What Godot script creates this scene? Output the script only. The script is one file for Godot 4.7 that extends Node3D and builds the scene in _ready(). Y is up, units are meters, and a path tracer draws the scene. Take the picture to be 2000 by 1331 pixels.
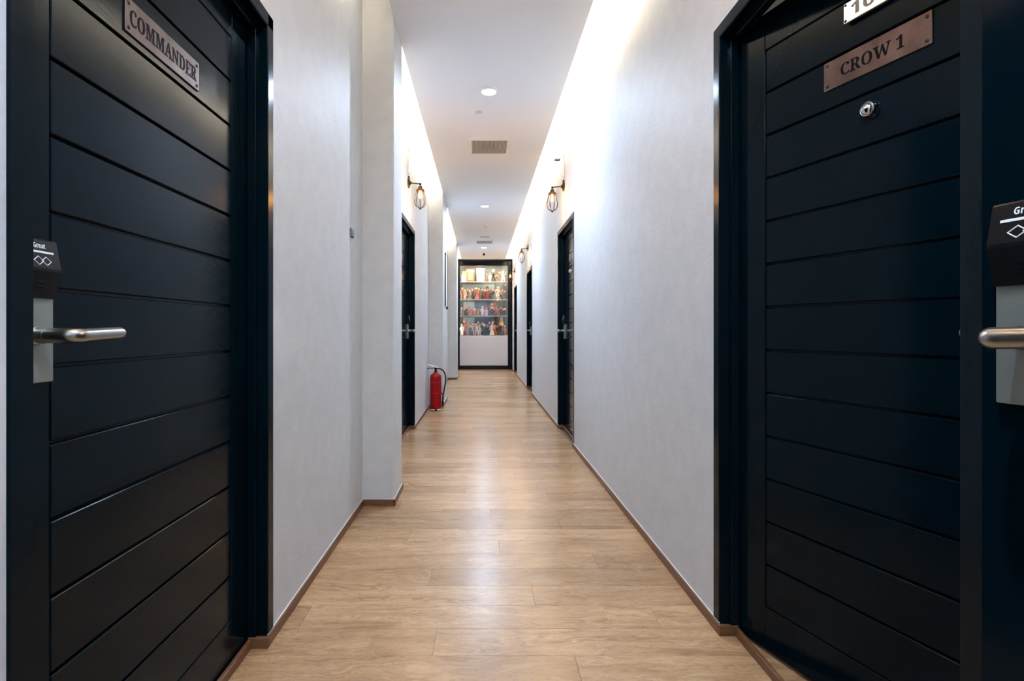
extends Node3D

# ---------------------------------------------------------------- measures (metres; depth d runs forward along -z)
const WL := -0.677          # face of the wall with the COMMANDER door
const WR := 0.785           # face of the opposite wall
const CEIL := 2.78          # underside of the dropped ceiling
const TOP := 3.02           # upper ceiling above the coves
const CL := -0.4985         # edges of the dropped ceiling
const CR := 0.607
const D0 := -4.0            # closed end of the corridor behind the camera
const D1 := 13.6            # front of the display cabinet
const DW := 0.976           # outer width of every door frame
const FF := 0.045           # face width of the frames
const LY0 := 0.012
const LY1 := 1.98

var M := {}
var rng := RandomNumberGenerator.new()
var taken := {}

func _ready() -> void:
	rng.seed = 7
	camera_and_light()
	make_materials()
	shell()
	floor_boards()
	skirtings()
	doors()
	ceiling_fittings()
	sconces()
	end_cabinet()
	extinguisher()
	small_things()

# ---------------------------------------------------------------- camera, environment, large lights
func camera_and_light() -> void:
	var cam := Camera3D.new()
	cam.name = "camera"
	add_child(cam)
	cam.projection = Camera3D.PROJECTION_FRUSTUM
	var f := 1050.0
	cam.near = 0.05
	cam.far = 60.0
	cam.size = 1331.0 / f * cam.near
	cam.frustum_offset = Vector2(60.0, -20.5) / f * cam.near
	cam.position = Vector3(0, 1.0, 0)
	cam.current = true
	var we := WorldEnvironment.new()
	we.name = "environment"
	var e := Environment.new()
	e.background_mode = Environment.BG_COLOR
	e.background_color = Color(0, 0, 0)
	e.tonemap_mode = Environment.TONE_MAPPER_LINEAR
	e.tonemap_exposure = 1.38
	e.sdfgi_enabled = true
	e.ssao_enabled = true
	e.ssil_enabled = true
	we.environment = e
	add_child(we)
	# light strips of the two coves, lying on the edges of the dropped ceiling and shining at the walls
	cove_strip(CR - 0.011, D0 + 0.1, 13.4, 1)
	for s in [[D0 + 0.1, 2.6], [3.42, 6.9], [7.86, 10.85], [11.5, 13.4]]:
		cove_strip(CL + 0.011, s[0], s[1], -1)

const COVE_E := 0.78        # energy of a cove strip for each metre of its length
const COVE_C := Color(1.0, 0.915, 0.79)
func cove_strip(x: float, d0: float, d1: float, side: int) -> void:
	var l := AreaLight3D.new()
	l.name = "cove_strip_light"
	l.area_size = Vector2(d1 - d0, 0.03)
	l.area_normalize_energy = true
	l.light_energy = COVE_E * (d1 - d0)
	l.light_color = COVE_C
	l.shadow_enabled = true
	l.set("area_range", 20.0)
	l.set("area_attenuation", 2.0)
	add_child(l, true)
	l.position = P(x + side * 0.002, CEIL + 0.107, (d0 + d1) / 2)
	l.rotation.y = -PI / 2 * side      # looks along -z of its own: towards the wall
	var m := mat(Color(0.95, 0.93, 0.88), 0.5)
	m.emission_enabled = true
	m.emission = COVE_C
	m.emission_energy_multiplier = 1.5
	var st := mb()
	box(st, P(x - 0.004, CEIL + 0.09, d1), P(x + 0.0015, CEIL + 0.124, d0)) if side > 0 else box(st, P(x - 0.0015, CEIL + 0.09, d1), P(x + 0.004, CEIL + 0.124, d0))
	var o := build(st, "cove_light_strip", m, self)
	tag(o, "long warm light strip in the cove over the wall of the open door" if side > 0 else "warm light strip segment in the cove between the columns", "light strip", "cove light strips")

# ---------------------------------------------------------------- helpers
func P(x: float, y: float, d: float) -> Vector3:
	return Vector3(x, y, -d)

func mb() -> SurfaceTool:
	var st := SurfaceTool.new()
	st.begin(Mesh.PRIMITIVE_TRIANGLES)
	return st

func numbered(called: String) -> String:
	var n: int = taken.get(called, 0)
	taken[called] = n + 1
	return called if n == 0 else "%s_%03d" % [called, n]

func build(st: SurfaceTool, called: String, m: Material, parent: Node) -> MeshInstance3D:
	var o := MeshInstance3D.new()
	o.mesh = st.commit()
	o.material_override = m
	o.name = numbered(called) if parent == self else called
	parent.add_child(o, true)
	return o

func place(mesh: Mesh, called: String, m: Material, parent: Node, at := Vector3.ZERO) -> MeshInstance3D:
	var o := MeshInstance3D.new()
	o.mesh = mesh
	o.material_override = m
	o.name = numbered(called) if parent == self else called
	parent.add_child(o, true)
	o.position = at
	return o

func base(called: String, at := Vector3.ZERO) -> Node3D:
	var o := Node3D.new()
	o.name = numbered(called)
	add_child(o, true)
	o.position = at
	return o

func sub(called: String, parent: Node, at := Vector3.ZERO) -> Node3D:
	var o := Node3D.new()
	o.name = called
	parent.add_child(o, true)
	o.position = at
	return o

func tag(o: Node, label: String, category: String, group := "", kind := "") -> void:
	if label: o.set_meta("label", label)
	if category: o.set_meta("category", category)
	if group: o.set_meta("group", group)
	if kind: o.set_meta("kind", kind)

func struct(o: Node, label := "", category := "") -> Node:
	tag(o, label, category, "", "structure")
	return o

func face(st: SurfaceTool, pts: Array, inside: Vector3) -> void:
	# a flat convex face turned away from `inside`
	var n: Vector3 = (pts[1] - pts[0]).cross(pts[2] - pts[0])
	if n.length() < 1e-14: return
	n = n.normalized()
	var mid := Vector3.ZERO
	for p in pts: mid += p
	mid /= pts.size()
	var q := pts.duplicate()
	if n.dot(mid - inside) < 0:
		q.reverse()
		n = -n
	for k in range(1, q.size() - 1):
		for v in [q[0], q[k + 1], q[k]]:
			st.set_normal(n)
			st.add_vertex(v)

func box(st: SurfaceTool, a: Vector3, b: Vector3, ch := 0.0) -> void:
	var lo := Vector3(minf(a.x, b.x), minf(a.y, b.y), minf(a.z, b.z))
	var hi := Vector3(maxf(a.x, b.x), maxf(a.y, b.y), maxf(a.z, b.z))
	var c := (lo + hi) / 2
	var h := (hi - lo) / 2
	ch = minf(ch, minf(h.x, minf(h.y, h.z)) * 0.9)
	var v := func(s: Vector3, axis: int) -> Vector3:
		var r := Vector3.ZERO
		for k in 3:
			r[k] = c[k] + s[k] * (h[k] if k == axis else h[k] - ch)
		return r
	for ax in 3:
		var u := (ax + 1) % 3
		var w := (ax + 2) % 3
		for s in [-1.0, 1.0]:
			var pts := []
			for q in [[-1, -1], [1, -1], [1, 1], [-1, 1]]:
				var d := Vector3.ZERO
				d[ax] = s
				d[u] = q[0]
				d[w] = q[1]
				pts.append(v.call(d, ax))
			face(st, pts, c)
	if ch <= 0.0: return
	for ax in 3:                       # edges along ax
		var u := (ax + 1) % 3
		var w := (ax + 2) % 3
		for su in [-1.0, 1.0]:
			for sw in [-1.0, 1.0]:
				var d0 := Vector3.ZERO
				d0[ax] = -1
				d0[u] = su
				d0[w] = sw
				var d1 := d0
				d1[ax] = 1
				face(st, [v.call(d0, u), v.call(d1, u), v.call(d1, w), v.call(d0, w)], c)
	for sx in [-1.0, 1.0]:
		for sy in [-1.0, 1.0]:
			for sz in [-1.0, 1.0]:
				var d := Vector3(sx, sy, sz)
				face(st, [v.call(d, 0), v.call(d, 1), v.call(d, 2)], c)

func smooth_quad(st: SurfaceTool, p: Array, n: Array) -> void:
	# p, n: four corners counter-clockwise seen from outside
	for k in [0, 2, 1, 0, 3, 2]:
		st.set_normal(n[k])
		st.add_vertex(p[k])

func lathe(st: SurfaceTool, prof: Array, xf := Transform3D(), seg := 24, hard := false) -> void:
	# prof: [radius, height] pairs from bottom to top round the y axis
	var nn := []
	for k in prof.size():
		var a: Array = prof[maxi(k - 1, 0)]
		var b: Array = prof[mini(k + 1, prof.size() - 1)]
		nn.append(Vector2(b[1] - a[1], -(b[0] - a[0])).normalized())
	for k in prof.size() - 1:
		var r0: float = prof[k][0]
		var y0: float = prof[k][1]
		var r1: float = prof[k + 1][0]
		var y1: float = prof[k + 1][1]
		var na: Vector2 = nn[k]
		var nb: Vector2 = nn[k + 1]
		var flat := Vector2(y1 - y0, -(r1 - r0)).normalized()
		if hard or na.dot(flat) < 0.75: na = flat
		if hard or nb.dot(flat) < 0.75: nb = flat
		for s in seg:
			var t0 := TAU * s / seg
			var t1 := TAU * (s + 1) / seg
			var d0 := Vector3(sin(t0), 0, cos(t0))
			var d1 := Vector3(sin(t1), 0, cos(t1))
			var p := [d0 * r0 + Vector3.UP * y0, d1 * r0 + Vector3.UP * y0, d1 * r1 + Vector3.UP * y1, d0 * r1 + Vector3.UP * y1]
			var n := [d0 * na.x + Vector3.UP * na.y, d1 * na.x + Vector3.UP * na.y, d1 * nb.x + Vector3.UP * nb.y, d0 * nb.x + Vector3.UP * nb.y]
			for q in 4:
				p[q] = xf * p[q]
				n[q] = (xf.basis * n[q]).normalized()
			smooth_quad(st, p, n)

func tube(st: SurfaceTool, pts: Array, r0: float, r1 := -1.0, seg := 10, caps := true) -> void:
	if r1 < 0: r1 = r0
	var path := pts.duplicate()
	var rad := []
	for k in path.size(): rad.append(lerpf(r0, r1, float(k) / maxf(1, path.size() - 1)))
	if caps:                           # rounded ends
		for e in 2:
			var p: Vector3 = path[0] if e == 0 else path[-1]
			var t: Vector3 = ((path[0] - path[1]) if e == 0 else (path[-1] - path[-2])).normalized()
			var r: float = rad[0] if e == 0 else rad[-1]
			for a in [0.5, 0.85, 1.0]:
				var q: Vector3 = p + t * r * sin(a * PI / 2)
				var qr := maxf(r * cos(a * PI / 2), 1e-5)
				if e == 0:
					path.push_front(q)
					rad.push_front(qr)
				else:
					path.append(q)
					rad.append(qr)
	var side := Vector3.ZERO
	var rings := []
	var dirs := []
	for k in path.size():
		var t: Vector3 = (path[mini(k + 1, path.size() - 1)] - path[maxi(k - 1, 0)]).normalized()
		if side == Vector3.ZERO:
			side = t.cross(Vector3.UP if absf(t.y) < 0.9 else Vector3.RIGHT).normalized()
		else:
			side = (side - t * side.dot(t)).normalized()
		var up := t.cross(side).normalized()
		var ring := []
		var ds := []
		for s in seg:
			var a := TAU * s / seg
			var d: Vector3 = side * cos(a) + up * sin(a)
			ds.append(d)
			ring.append(path[k] + d * rad[k])
		rings.append(ring)
		dirs.append(ds)
	for k in path.size() - 1:
		for s in seg:
			var t := (s + 1) % seg
			smooth_quad(st, [rings[k][s], rings[k][t], rings[k + 1][t], rings[k + 1][s]], [dirs[k][s], dirs[k][t], dirs[k + 1][t], dirs[k + 1][s]])

func ball(st: SurfaceTool, c: Vector3, r: Vector3, seg := 12) -> void:
	var prof := []
	for k in 9:
		var a := -PI / 2 + PI * k / 8.0
		prof.append([maxf(cos(a), 1e-4), sin(a)])
	lathe(st, prof, Transform3D(Basis.from_scale(r), c), seg)

func prism(st: SurfaceTool, poly: Array, x0: float, x1: float) -> void:
	# convex polygon of (y, z) points pushed along x
	var mid := Vector3.ZERO
	for p in poly: mid += Vector3((x0 + x1) / 2, p.x, p.y)
	mid /= poly.size()
	for x in [x0, x1]:
		var pts := []
		for p in poly: pts.append(Vector3(x, p.x, p.y))
		face(st, pts, mid)
	for k in poly.size():
		var a: Vector2 = poly[k]
		var b: Vector2 = poly[(k + 1) % poly.size()]
		face(st, [Vector3(x0, a.x, a.y), Vector3(x1, a.x, a.y), Vector3(x1, b.x, b.y), Vector3(x0, b.x, b.y)], mid)

# ---------------------------------------------------------------- materials
func mat(c: Color, rough: float, metal := 0.0) -> StandardMaterial3D:
	var m := StandardMaterial3D.new()
	m.albedo_color = c
	m.roughness = rough
	m.metallic = metal
	return m

func lin(r: float, g: float, b: float) -> Color:
	return Color(r, g, b).linear_to_srgb()

func noise_tex(freq: float, seed_: int, size := 512, normal := false, bump := 4.0, octaves := 4, ramp: Gradient = null) -> NoiseTexture2D:
	var n := FastNoiseLite.new()
	n.noise_type = FastNoiseLite.TYPE_SIMPLEX_SMOOTH
	n.seed = seed_
	n.frequency = freq
	n.fractal_octaves = octaves
	var t := NoiseTexture2D.new()
	t.width = size
	t.height = size
	t.seamless = true
	t.noise = n
	t.as_normal_map = normal
	t.bump_strength = bump
	if ramp: t.color_ramp = ramp
	return t

func grad(a: Color, b: Color) -> Gradient:
	var g := Gradient.new()
	g.set_color(0, a)
	g.set_color(1, b)
	return g

func plaster(c: Color, rough: float, seed_: int) -> StandardMaterial3D:
	var m := mat(Color.WHITE, rough)
	m.uv1_triplanar = true
	m.uv1_world_triplanar = true
	m.uv1_scale = Vector3(1.1, 1.1, 1.1)
	m.albedo_texture = noise_tex(0.012, seed_, 512, false, 1, 5, grad(c.darkened(0.035), c.lightened(0.02)))
	m.normal_enabled = true
	m.normal_texture = noise_tex(0.035, seed_ + 1, 1024, true, 5.0, 5)
	m.normal_scale = 0.16
	m.heightmap_enabled = true
	m.heightmap_texture = noise_tex(0.006, seed_ + 2, 512, false, 1, 2)
	m.heightmap_scale = 0.10
	m.metallic_specular = 0.38
	return m

func wood_image(seed_: int) -> Array:
	# four boards of straight oak grain above each other, 1.22 m long and 0.15 m wide each; colour and relief
	var w := 1024
	var h := 512
	var im := Image.create(w, h, false, Image.FORMAT_RGB8)
	var hm := Image.create(w, h, false, Image.FORMAT_RGB8)
	var n1 := FastNoiseLite.new()
	n1.seed = seed_
	n1.frequency = 1.0
	n1.fractal_octaves = 3
	var n2 := FastNoiseLite.new()
	n2.seed = seed_ + 50
	n2.frequency = 1.0
	n2.fractal_octaves = 2
	var light := Color(0.82, 0.695, 0.545)
	var mid := Color(0.715, 0.575, 0.43)
	var dark := Color(0.45, 0.33, 0.23)
	for y in h:
		var band := y / 128
		var v := float(y % 128) / 128.0
		for x in w:
			var u := float(x) / w
			var warp := n1.get_noise_2d(u * 3.0 + band * 17.0, v * 1.5) * 0.55
			var rings := n1.get_noise_2d(u * 1.4 + band * 31.0, (v + warp) * 7.0)
			var fine := n2.get_noise_2d(u * 14.0 + band * 9.0, v * 60.0)
			var pore := n2.get_noise_2d(u * 40.0 + band * 5.0, v * 150.0)
			var broad := n1.get_noise_2d(u * 2.2 + band * 53.0, v * 2.0 + 40.0)
			var t := 0.5 + rings * 0.55 + fine * 0.26 + broad * 0.45
			var c := light.lerp(mid, clampf(t * 1.25, 0, 1)).lerp(dark, clampf((t - 0.72) * 0.9, 0, 0.55))
			if pore > 0.38: c = c.lerp(dark, minf((pore - 0.38) * 2.0, 0.4))
			im.set_pixel(x, y, c)
			var g := clampf(0.62 - fine * 0.3 - maxf(pore - 0.25, 0) * 0.8, 0, 1)
			hm.set_pixel(x, y, Color(g, g, g))
	return [ImageTexture.create_from_image(im), ImageTexture.create_from_image(hm)]

func make_materials() -> void:
	M.wall = plaster(Color(0.788, 0.808, 0.83), 0.55, 11)
	M.column = plaster(Color(0.79, 0.808, 0.822), 0.55, 21)
	M.ceiling = mat(Color(0.915, 0.925, 0.935), 0.75)
	M.room = mat(Color(0.88, 0.87, 0.85), 0.6)
	# dark blue-black lacquer with brush marks along the boards
	var d := mat(lin(0.0007, 0.0055, 0.0095), 0.15)
	d.metallic_specular = 0.235
	d.uv1_triplanar = true
	d.uv1_scale = Vector3(0.8, 7.0, 7.0)
	d.normal_enabled = true
	d.normal_texture = noise_tex(0.02, 41, 512, true, 3.0, 4)
	d.normal_scale = 0.035
	d.roughness_texture = noise_tex(0.014, 42, 512, false, 1, 4, grad(Color(0.72, 0.72, 0.72), Color(1, 1, 1)))
	d.roughness_texture_channel = BaseMaterial3D.TEXTURE_CHANNEL_RED
	M.lacquer = d
	var v := d.duplicate()
	v.uv1_scale = Vector3(7.0, 0.8, 7.0)
	v.roughness = 0.16
	M.lacquer_up = v
	var fr := v.duplicate()
	fr.roughness = 0.18
	M.frame = fr
	M.core = mat(lin(0.004, 0.007, 0.01), 0.6)
	# floor boards: two wood pictures, three tones of each
	M.boards = []
	for s in 2:
		var pair := wood_image(100 + s * 13)
		for tone in [Color(0.93, 0.925, 0.92), Color(0.89, 0.875, 0.86), Color(0.835, 0.82, 0.805)]:
			var b := mat(tone, 0.27)
			b.albedo_texture = pair[0]
			b.heightmap_enabled = true
			b.heightmap_texture = pair[1]
			b.heightmap_scale = 0.02
			M.boards.append(b)
		if s == 0:
			var k := mat(Color(0.60, 0.51, 0.46), 0.45)
			k.albedo_texture = pair[0]
			k.uv1_triplanar = true
			k.uv1_scale = Vector3(0.8, 1.6, 0.8)
			M.skirting = k
	M.subfloor = mat(Color(0.35, 0.28, 0.21), 0.7)
	M.caulk = mat(Color(0.86, 0.85, 0.83), 0.6)
	M.steel = mat(Color(0.60, 0.60, 0.585), 0.3, 1.0)
	M.plate_steel = mat(Color(0.56, 0.59, 0.575), 0.45, 0.7)
	M.plate_steel.uv1_triplanar = true
	M.plate_steel.uv1_scale = Vector3(9, 9, 9)
	M.plate_steel.roughness_texture = noise_tex(0.02, 52, 256, false, 1, 4, grad(Color(0.8, 0.8, 0.8), Color(1, 1, 1)))
	M.black_plastic = mat(lin(0.003, 0.004, 0.006), 0.4)
	M.black_plastic.metallic_specular = 0.28
	M.black_gloss = mat(lin(0.004, 0.006, 0.009), 0.14)
	M.black_gloss.metallic_specular = 0.32
	M.print_white = mat(Color(0.86, 0.88, 0.90), 0.5)
	var cu := mat(Color.WHITE, 0.42, 0.85)
	cu.uv1_triplanar = true
	cu.uv1_scale = Vector3(3.5, 3.5, 3.5)
	cu.albedo_texture = noise_tex(0.011, 61, 256, false, 1, 4, grad(Color(0.32, 0.255, 0.245), Color(0.42, 0.365, 0.35)))
	M.copper = cu
	M.ink = mat(lin(0.003, 0.003, 0.004), 0.6)
	M.ink.metallic_specular = 0.2
	M.screw = mat(Color(0.25, 0.23, 0.22), 0.4, 0.9)
	M.chrome = mat(Color(0.78, 0.79, 0.80), 0.08, 1.0)
	M.acrylic = mat(Color(0.93, 0.94, 0.95), 0.14, 0.9)
	M.grey_digit = mat(Color(0.55, 0.55, 0.54), 0.4)
	M.iron = mat(lin(0.02, 0.018, 0.016), 0.42, 0.5)
	M.brass = mat(Color(0.36, 0.27, 0.16), 0.42, 0.85)
	M.white_metal = mat(Color(0.91, 0.91, 0.90), 0.45)
	M.grey_metal = mat(Color(0.52, 0.51, 0.48), 0.5)
	M.dark_void = mat(lin(0.03, 0.03, 0.03), 0.8)
	M.red = mat(lin(0.30, 0.0015, 0.005), 0.24)
	M.red.metallic_specular = 0.4
	M.rubber = mat(lin(0.008, 0.008, 0.009), 0.5)
	var gl := mat(Color(0.92, 0.97, 0.96, 0.01), 0.02)
	gl.transparency = BaseMaterial3D.TRANSPARENCY_ALPHA
	M.glass = gl
	var sh := mat(Color(0.80, 0.93, 0.90, 0.04), 0.04)
	sh.transparency = BaseMaterial3D.TRANSPARENCY_ALPHA
	M.shelf_glass = sh
	M.white_panel = mat(Color(0.80, 0.79, 0.79), 0.22)
	M.teal_back = mat(Color(0.26, 0.32, 0.33), 0.55)

# ---------------------------------------------------------------- walls, ceiling, columns
const DOORS_R := [[-0.241, 0.735], [0.835, 1.811], [4.547, 5.523], [8.284, 9.26], [11.83, 12.806]]
const DOORS_L := [[0.766, 1.742], [4.49, 5.466]]
const COLUMNS := [[3.06, 3.372], [6.975, 7.81], [10.9, 11.45]]

func wall_with_doors(called: String, x0: float, x1: float, openings: Array, label: String) -> void:
	var st := mb()
	var at := D0
	for o in openings:
		box(st, P(x0, -0.1, at), P(x1, TOP, o[0]))
		box(st, P(x0, 2.003, o[0]), P(x1, TOP, o[1]))
		at = o[1]
	box(st, P(x0, -0.1, at), P(x1, TOP, 14.3))
	struct(build(st, called, M.wall, self), label, "wall")

func shell() -> void:
	wall_with_doors("wall_left", WL - 0.14, WL, DOORS_L, "pale grey plaster wall with the columns and the COMMANDER door")
	wall_with_doors("wall_right", WR, WR + 0.14, DOORS_R, "pale grey plaster wall with the row of black doors opposite the columns")
	var st := mb()
	box(st, P(WL - 0.14, -0.1, D0 - 0.12), P(WR + 0.14, TOP, D0))
	struct(build(st, "wall_back", M.wall, self), "pale wall closing the corridor behind the viewer", "wall")
	st = mb()
	box(st, P(WL - 0.14, -0.1, 14.3), P(WR + 0.14, TOP, 14.42))
	struct(build(st, "wall_front", M.wall, self), "wall behind the display cabinet", "wall")
	st = mb()
	box(st, P(CL, CEIL, D0), P(CR, CEIL + 0.09, 13.42), 0.002)
	struct(build(st, "ceiling", M.ceiling, self), "white dropped ceiling panel between two lit coves", "ceiling")
	st = mb()
	box(st, P(WL - 0.14, TOP, D0 - 0.12), P(WR + 0.14, TOP + 0.1, 14.42))
	struct(build(st, "ceiling", M.ceiling, self), "upper ceiling above the coves", "ceiling")
	st = mb()
	box(st, P(WL, CEIL, 13.42), P(WR, TOP, 13.56), 0.002)
	struct(build(st, "trim_1", M.ceiling, self), "white drop above the display cabinet", "trim")
	var names := ["narrow pale column standing out beside the COMMANDER door wall", "wide pale column behind the red fire extinguisher", "pale column next to the display cabinet"]
	for k in COLUMNS.size():
		st = mb()
		box(st, P(WL - 0.01, -0.02, COLUMNS[k][0]), P(CL, TOP, COLUMNS[k][1]), 0.004)
		struct(build(st, "column", M.column, self), names[k], "column")
	# the room behind the two doors that stand open
	st = mb()
	var a := WR + 0.14
	box(st, P(a, -0.1, 2.3), P(a + 1.9, 2.7, 2.4))
	box(st, P(a, -0.1, -1.0), P(a + 1.9, 2.7, -0.9))
	box(st, P(a + 1.8, -0.1, -1.0), P(a + 1.9, 2.7, 2.4))
	struct(build(st, "wall_room", M.room, self), "white walls of the guest room behind the open door", "wall")
	st = mb()
	box(st, P(a, 2.6, -1.0), P(a + 1.9, 2.7, 2.4))
	struct(build(st, "ceiling", M.room, self), "white ceiling of the guest room", "ceiling")
	var lamp := base("room_ceiling_light", P(1.9, 2.6, 1.2))
	tag(lamp, "round ceiling light of the guest room", "lamp")
	st = mb()
	lathe(st, [[0.0001, -0.03], [0.12, -0.03], [0.14, 0.0]], Transform3D(), 20)
	var lm := mat(Color(0.95, 0.95, 0.95), 0.5)
	lm.emission_enabled = true
	lm.emission = Color(1, 0.96, 0.9)
	lm.emission_energy_multiplier = 1.5
	build(st, "diffuser", lm, lamp)
	var l := AreaLight3D.new()
	l.name = "room_lamp_light"
	l.area_size = Vector2(0.2, 0.2)
	l.light_energy = 2.2
	l.light_color = Color(1, 0.96, 0.9)
	l.shadow_enabled = true
	l.set("area_range", 12.0)
	lamp.add_child(l)
	l.position = Vector3(0, -0.034, 0)
	l.rotation.x = -PI / 2

# ---------------------------------------------------------------- floor
func board_mesh(length: float, width: float, u0: float, band: int) -> ArrayMesh:
	# a board lying along x from 0 to length, from z = 0 to -width, top at 0, edges eased
	var st := mb()
	var e := 0.0005
	var t := 0.008
	var top := [Vector3(e, 0, -e), Vector3(length - e, 0, -e), Vector3(length - e, 0, -width + e), Vector3(e, 0, -width + e)]
	var rim := [Vector3(0.0003, -e, -0.0003), Vector3(length - 0.0003, -e, -0.0003), Vector3(length - 0.0003, -e, -width + 0.0003), Vector3(0.0003, -e, -width + 0.0003)]
	var low := []
	for p in rim: low.append(Vector3(p.x, -t, p.z))
	var quads := [[top[0], top[1], top[2], top[3]]]
	for k in 4:
		var j := (k + 1) % 4
		quads.append([rim[k], rim[j], top[j], top[k]])
		quads.append([low[k], low[j], rim[j], rim[k]])
	for q in quads:
		var n: Vector3 = (q[1] - q[0]).cross(q[2] - q[0]).normalized()
		for k in [0, 2, 1, 0, 3, 2]:
			st.set_normal(n)
			st.set_uv(Vector2(u0 + q[k].x / 1.22, (band + 0.02 + 0.96 * clampf(-q[k].z / width, 0, 1)) / 4.0))
			st.add_vertex(q[k])
	st.generate_tangents()
	return st.commit()

func floor_boards() -> void:
	var st := mb()
	box(st, P(WL - 0.14, -0.1, D0 - 0.12), P(WR + 0.14, -0.008, 14.42))
	var fl := build(st, "floor", M.subfloor, self)
	struct(fl, "light oak plank floor running the length of the corridor", "floor")
	st = mb()
	box(st, P(WR + 0.14, -0.1, -1.0), P(WR + 2.04, -0.008, 2.4))
	var fr := build(st, "floor", M.subfloor, self)
	struct(fr, "oak plank floor seen through the gap under the open door", "floor")
	var pitch := 0.15
	var length := 1.22
	var row := 0
	var d := -1.05
	while d < 13.58:
		var start := WL - 0.1 - fposmod(row * 0.437 + rng.randf() * 0.12, length)
		var inside := d > -1.0 and d < 2.2
		var end := WR + 1.2 if d > 0.7 and d < 2.2 else WR + 0.01
		var x := start
		while x < end:
			var a := maxf(x, WL - 0.10)
			var b := minf(x + length, end)
			if b - a > 0.02:
				var parent: Node = fr if a > WR + 0.14 else fl
				var me := board_mesh(b - a, pitch, (a - x) / length + rng.randf() * 0.3, rng.randi() % 4)
				place(me, "plank", M.boards[rng.randi() % 6], parent, P(a, 0, d))
			x += length
		d += pitch
		row += 1

# ---------------------------------------------------------------- skirtings and thresholds
const SK := 0.036
const ST := 0.009
func skirt_run(st: SurfaceTool, cs: SurfaceTool, side: int, x: float, d0: float, d1: float) -> void:
	box(st, P(x, 0.0, d0), P(x - side * ST, SK, d1), 0.002)
	box(cs, P(x, SK, d0), P(x - side * 0.0045, SK + 0.003, d1), 0.001)

func door_skirt(st: SurfaceTool, side: int, x: float, o: Array) -> void:
	# returns along both jambs, and the strip across the doorway
	var w := side
	for e in 2:
		var j: float = o[e] + (FF if e == 0 else -FF)
		var s := 1.0 if e == 0 else -1.0
		box(st, P(x - w * ST, 0.0, j), P(x + w * 0.055, SK - 0.001, j + s * 0.0135), 0.002)
	box(st, P(x + w * 0.043, 0.0, o[0] + FF), P(x + w * 0.0555, SK - 0.006, o[1] - FF), 0.002)

func skirtings() -> void:
	for s in [["baseboard_left", -1, WL, DOORS_L], ["baseboard_right", 1, WR, DOORS_R]]:
		var side: int = s[1]
		var x: float = s[2]
		var st := mb()
		var cs := mb()
		var at := D0
		for o in s[3]:
			var stops := [[at, o[0] + FF]]
			for r in cut_by_columns(stops, side): skirt_run(st, cs, side, x, r[0], r[1])
			door_skirt(st, side, x, o)
			at = o[1] - FF
		for r in cut_by_columns([[at, 13.55]], side): skirt_run(st, cs, side, x, r[0], r[1])
		if side < 0:
			for c in COLUMNS:
				box(st, P(WL, 0, c[0]), P(CL + ST, SK, c[0] - ST), 0.002)
				box(cs, P(WL, SK, c[0]), P(CL + 0.004, SK + 0.003, c[0] - 0.0045), 0.001)
				box(st, P(CL, 0, c[0] - ST), P(CL + ST, SK, c[1] + ST), 0.002)
				box(cs, P(CL, SK, c[0] - 0.004), P(CL + 0.0045, SK + 0.003, c[1] + 0.004), 0.001)
				box(st, P(WL, 0, c[1]), P(CL + ST, SK, c[1] + ST), 0.002)
		var o := build(st, s[0], M.skirting, self)
		struct(o, "low reddish brown wooden skirting at the wall of the columns" if side < 0 else "low reddish brown wooden skirting at the wall opposite the columns", "baseboard")
		build(cs, "caulk_line", M.caulk, o)

func cut_by_columns(runs: Array, side: int) -> Array:
	if side > 0: return runs
	var out := []
	for r in runs:
		var a: float = r[0]
		for c in COLUMNS:
			if c[0] > a and c[0] < r[1]:
				out.append([a, c[0]])
				a = c[1]
		out.append([a, r[1]])
	return out

# ---------------------------------------------------------------- doors
var plank_mesh: Mesh
var leaf_mesh: Mesh
var frame_mesh: Mesh
const PANEL_W := 0.671
const LW := 0.882
const PY0 := 0.143
const PY1 := 1.865
const NPLANK := 13

func door_shapes() -> void:
	var pitch := (PY1 - PY0) / NPLANK
	var st := mb()
	box(st, Vector3(-PANEL_W / 2 + 0.004, 0.0035, -0.012), Vector3(PANEL_W / 2 - 0.004, pitch - 0.0035, 0.0), 0.0014)
	plank_mesh = st.commit()
	st = mb()
	var sw := (LW - PANEL_W) / 2
	box(st, Vector3(-LW / 2, LY0, -0.04), Vector3(-LW / 2 + sw, LY1, 0.001), 0.002)
	box(st, Vector3(LW / 2 - sw, LY0, -0.04), Vector3(LW / 2, LY1, 0.001), 0.002)
	box(st, Vector3(-LW / 2 + sw, PY1, -0.04), Vector3(LW / 2 - sw, LY1, 0.001), 0.002)
	box(st, Vector3(-LW / 2 + sw, LY0, -0.04), Vector3(LW / 2 - sw, PY0, 0.001), 0.002)
	box(st, Vector3(-LW / 2 + 0.05, PY0 - 0.03, -0.034), Vector3(LW / 2 - 0.05, PY1 + 0.03, -0.0105))
	leaf_mesh = st.commit()
	st = mb()
	for m in [0, 1]:
		var a := 0.0 if m == 0 else DW - FF
		box(st, Vector3(a, 0.0, -0.14), Vector3(a + FF, 2.005, 0.004), 0.003)
		var s := FF if m == 0 else DW - FF - 0.012
		box(st, Vector3(s, 0.034, -0.058), Vector3(s + 0.012, 1.955, -0.03), 0.002)
	box(st, Vector3(0, 1.961, -0.058), Vector3(DW, 2.005, 0.004), 0.003)
	box(st, Vector3(FF, 1.942, -0.058), Vector3(DW - FF, 1.97, -0.03), 0.002)
	frame_mesh = st.commit()

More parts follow.
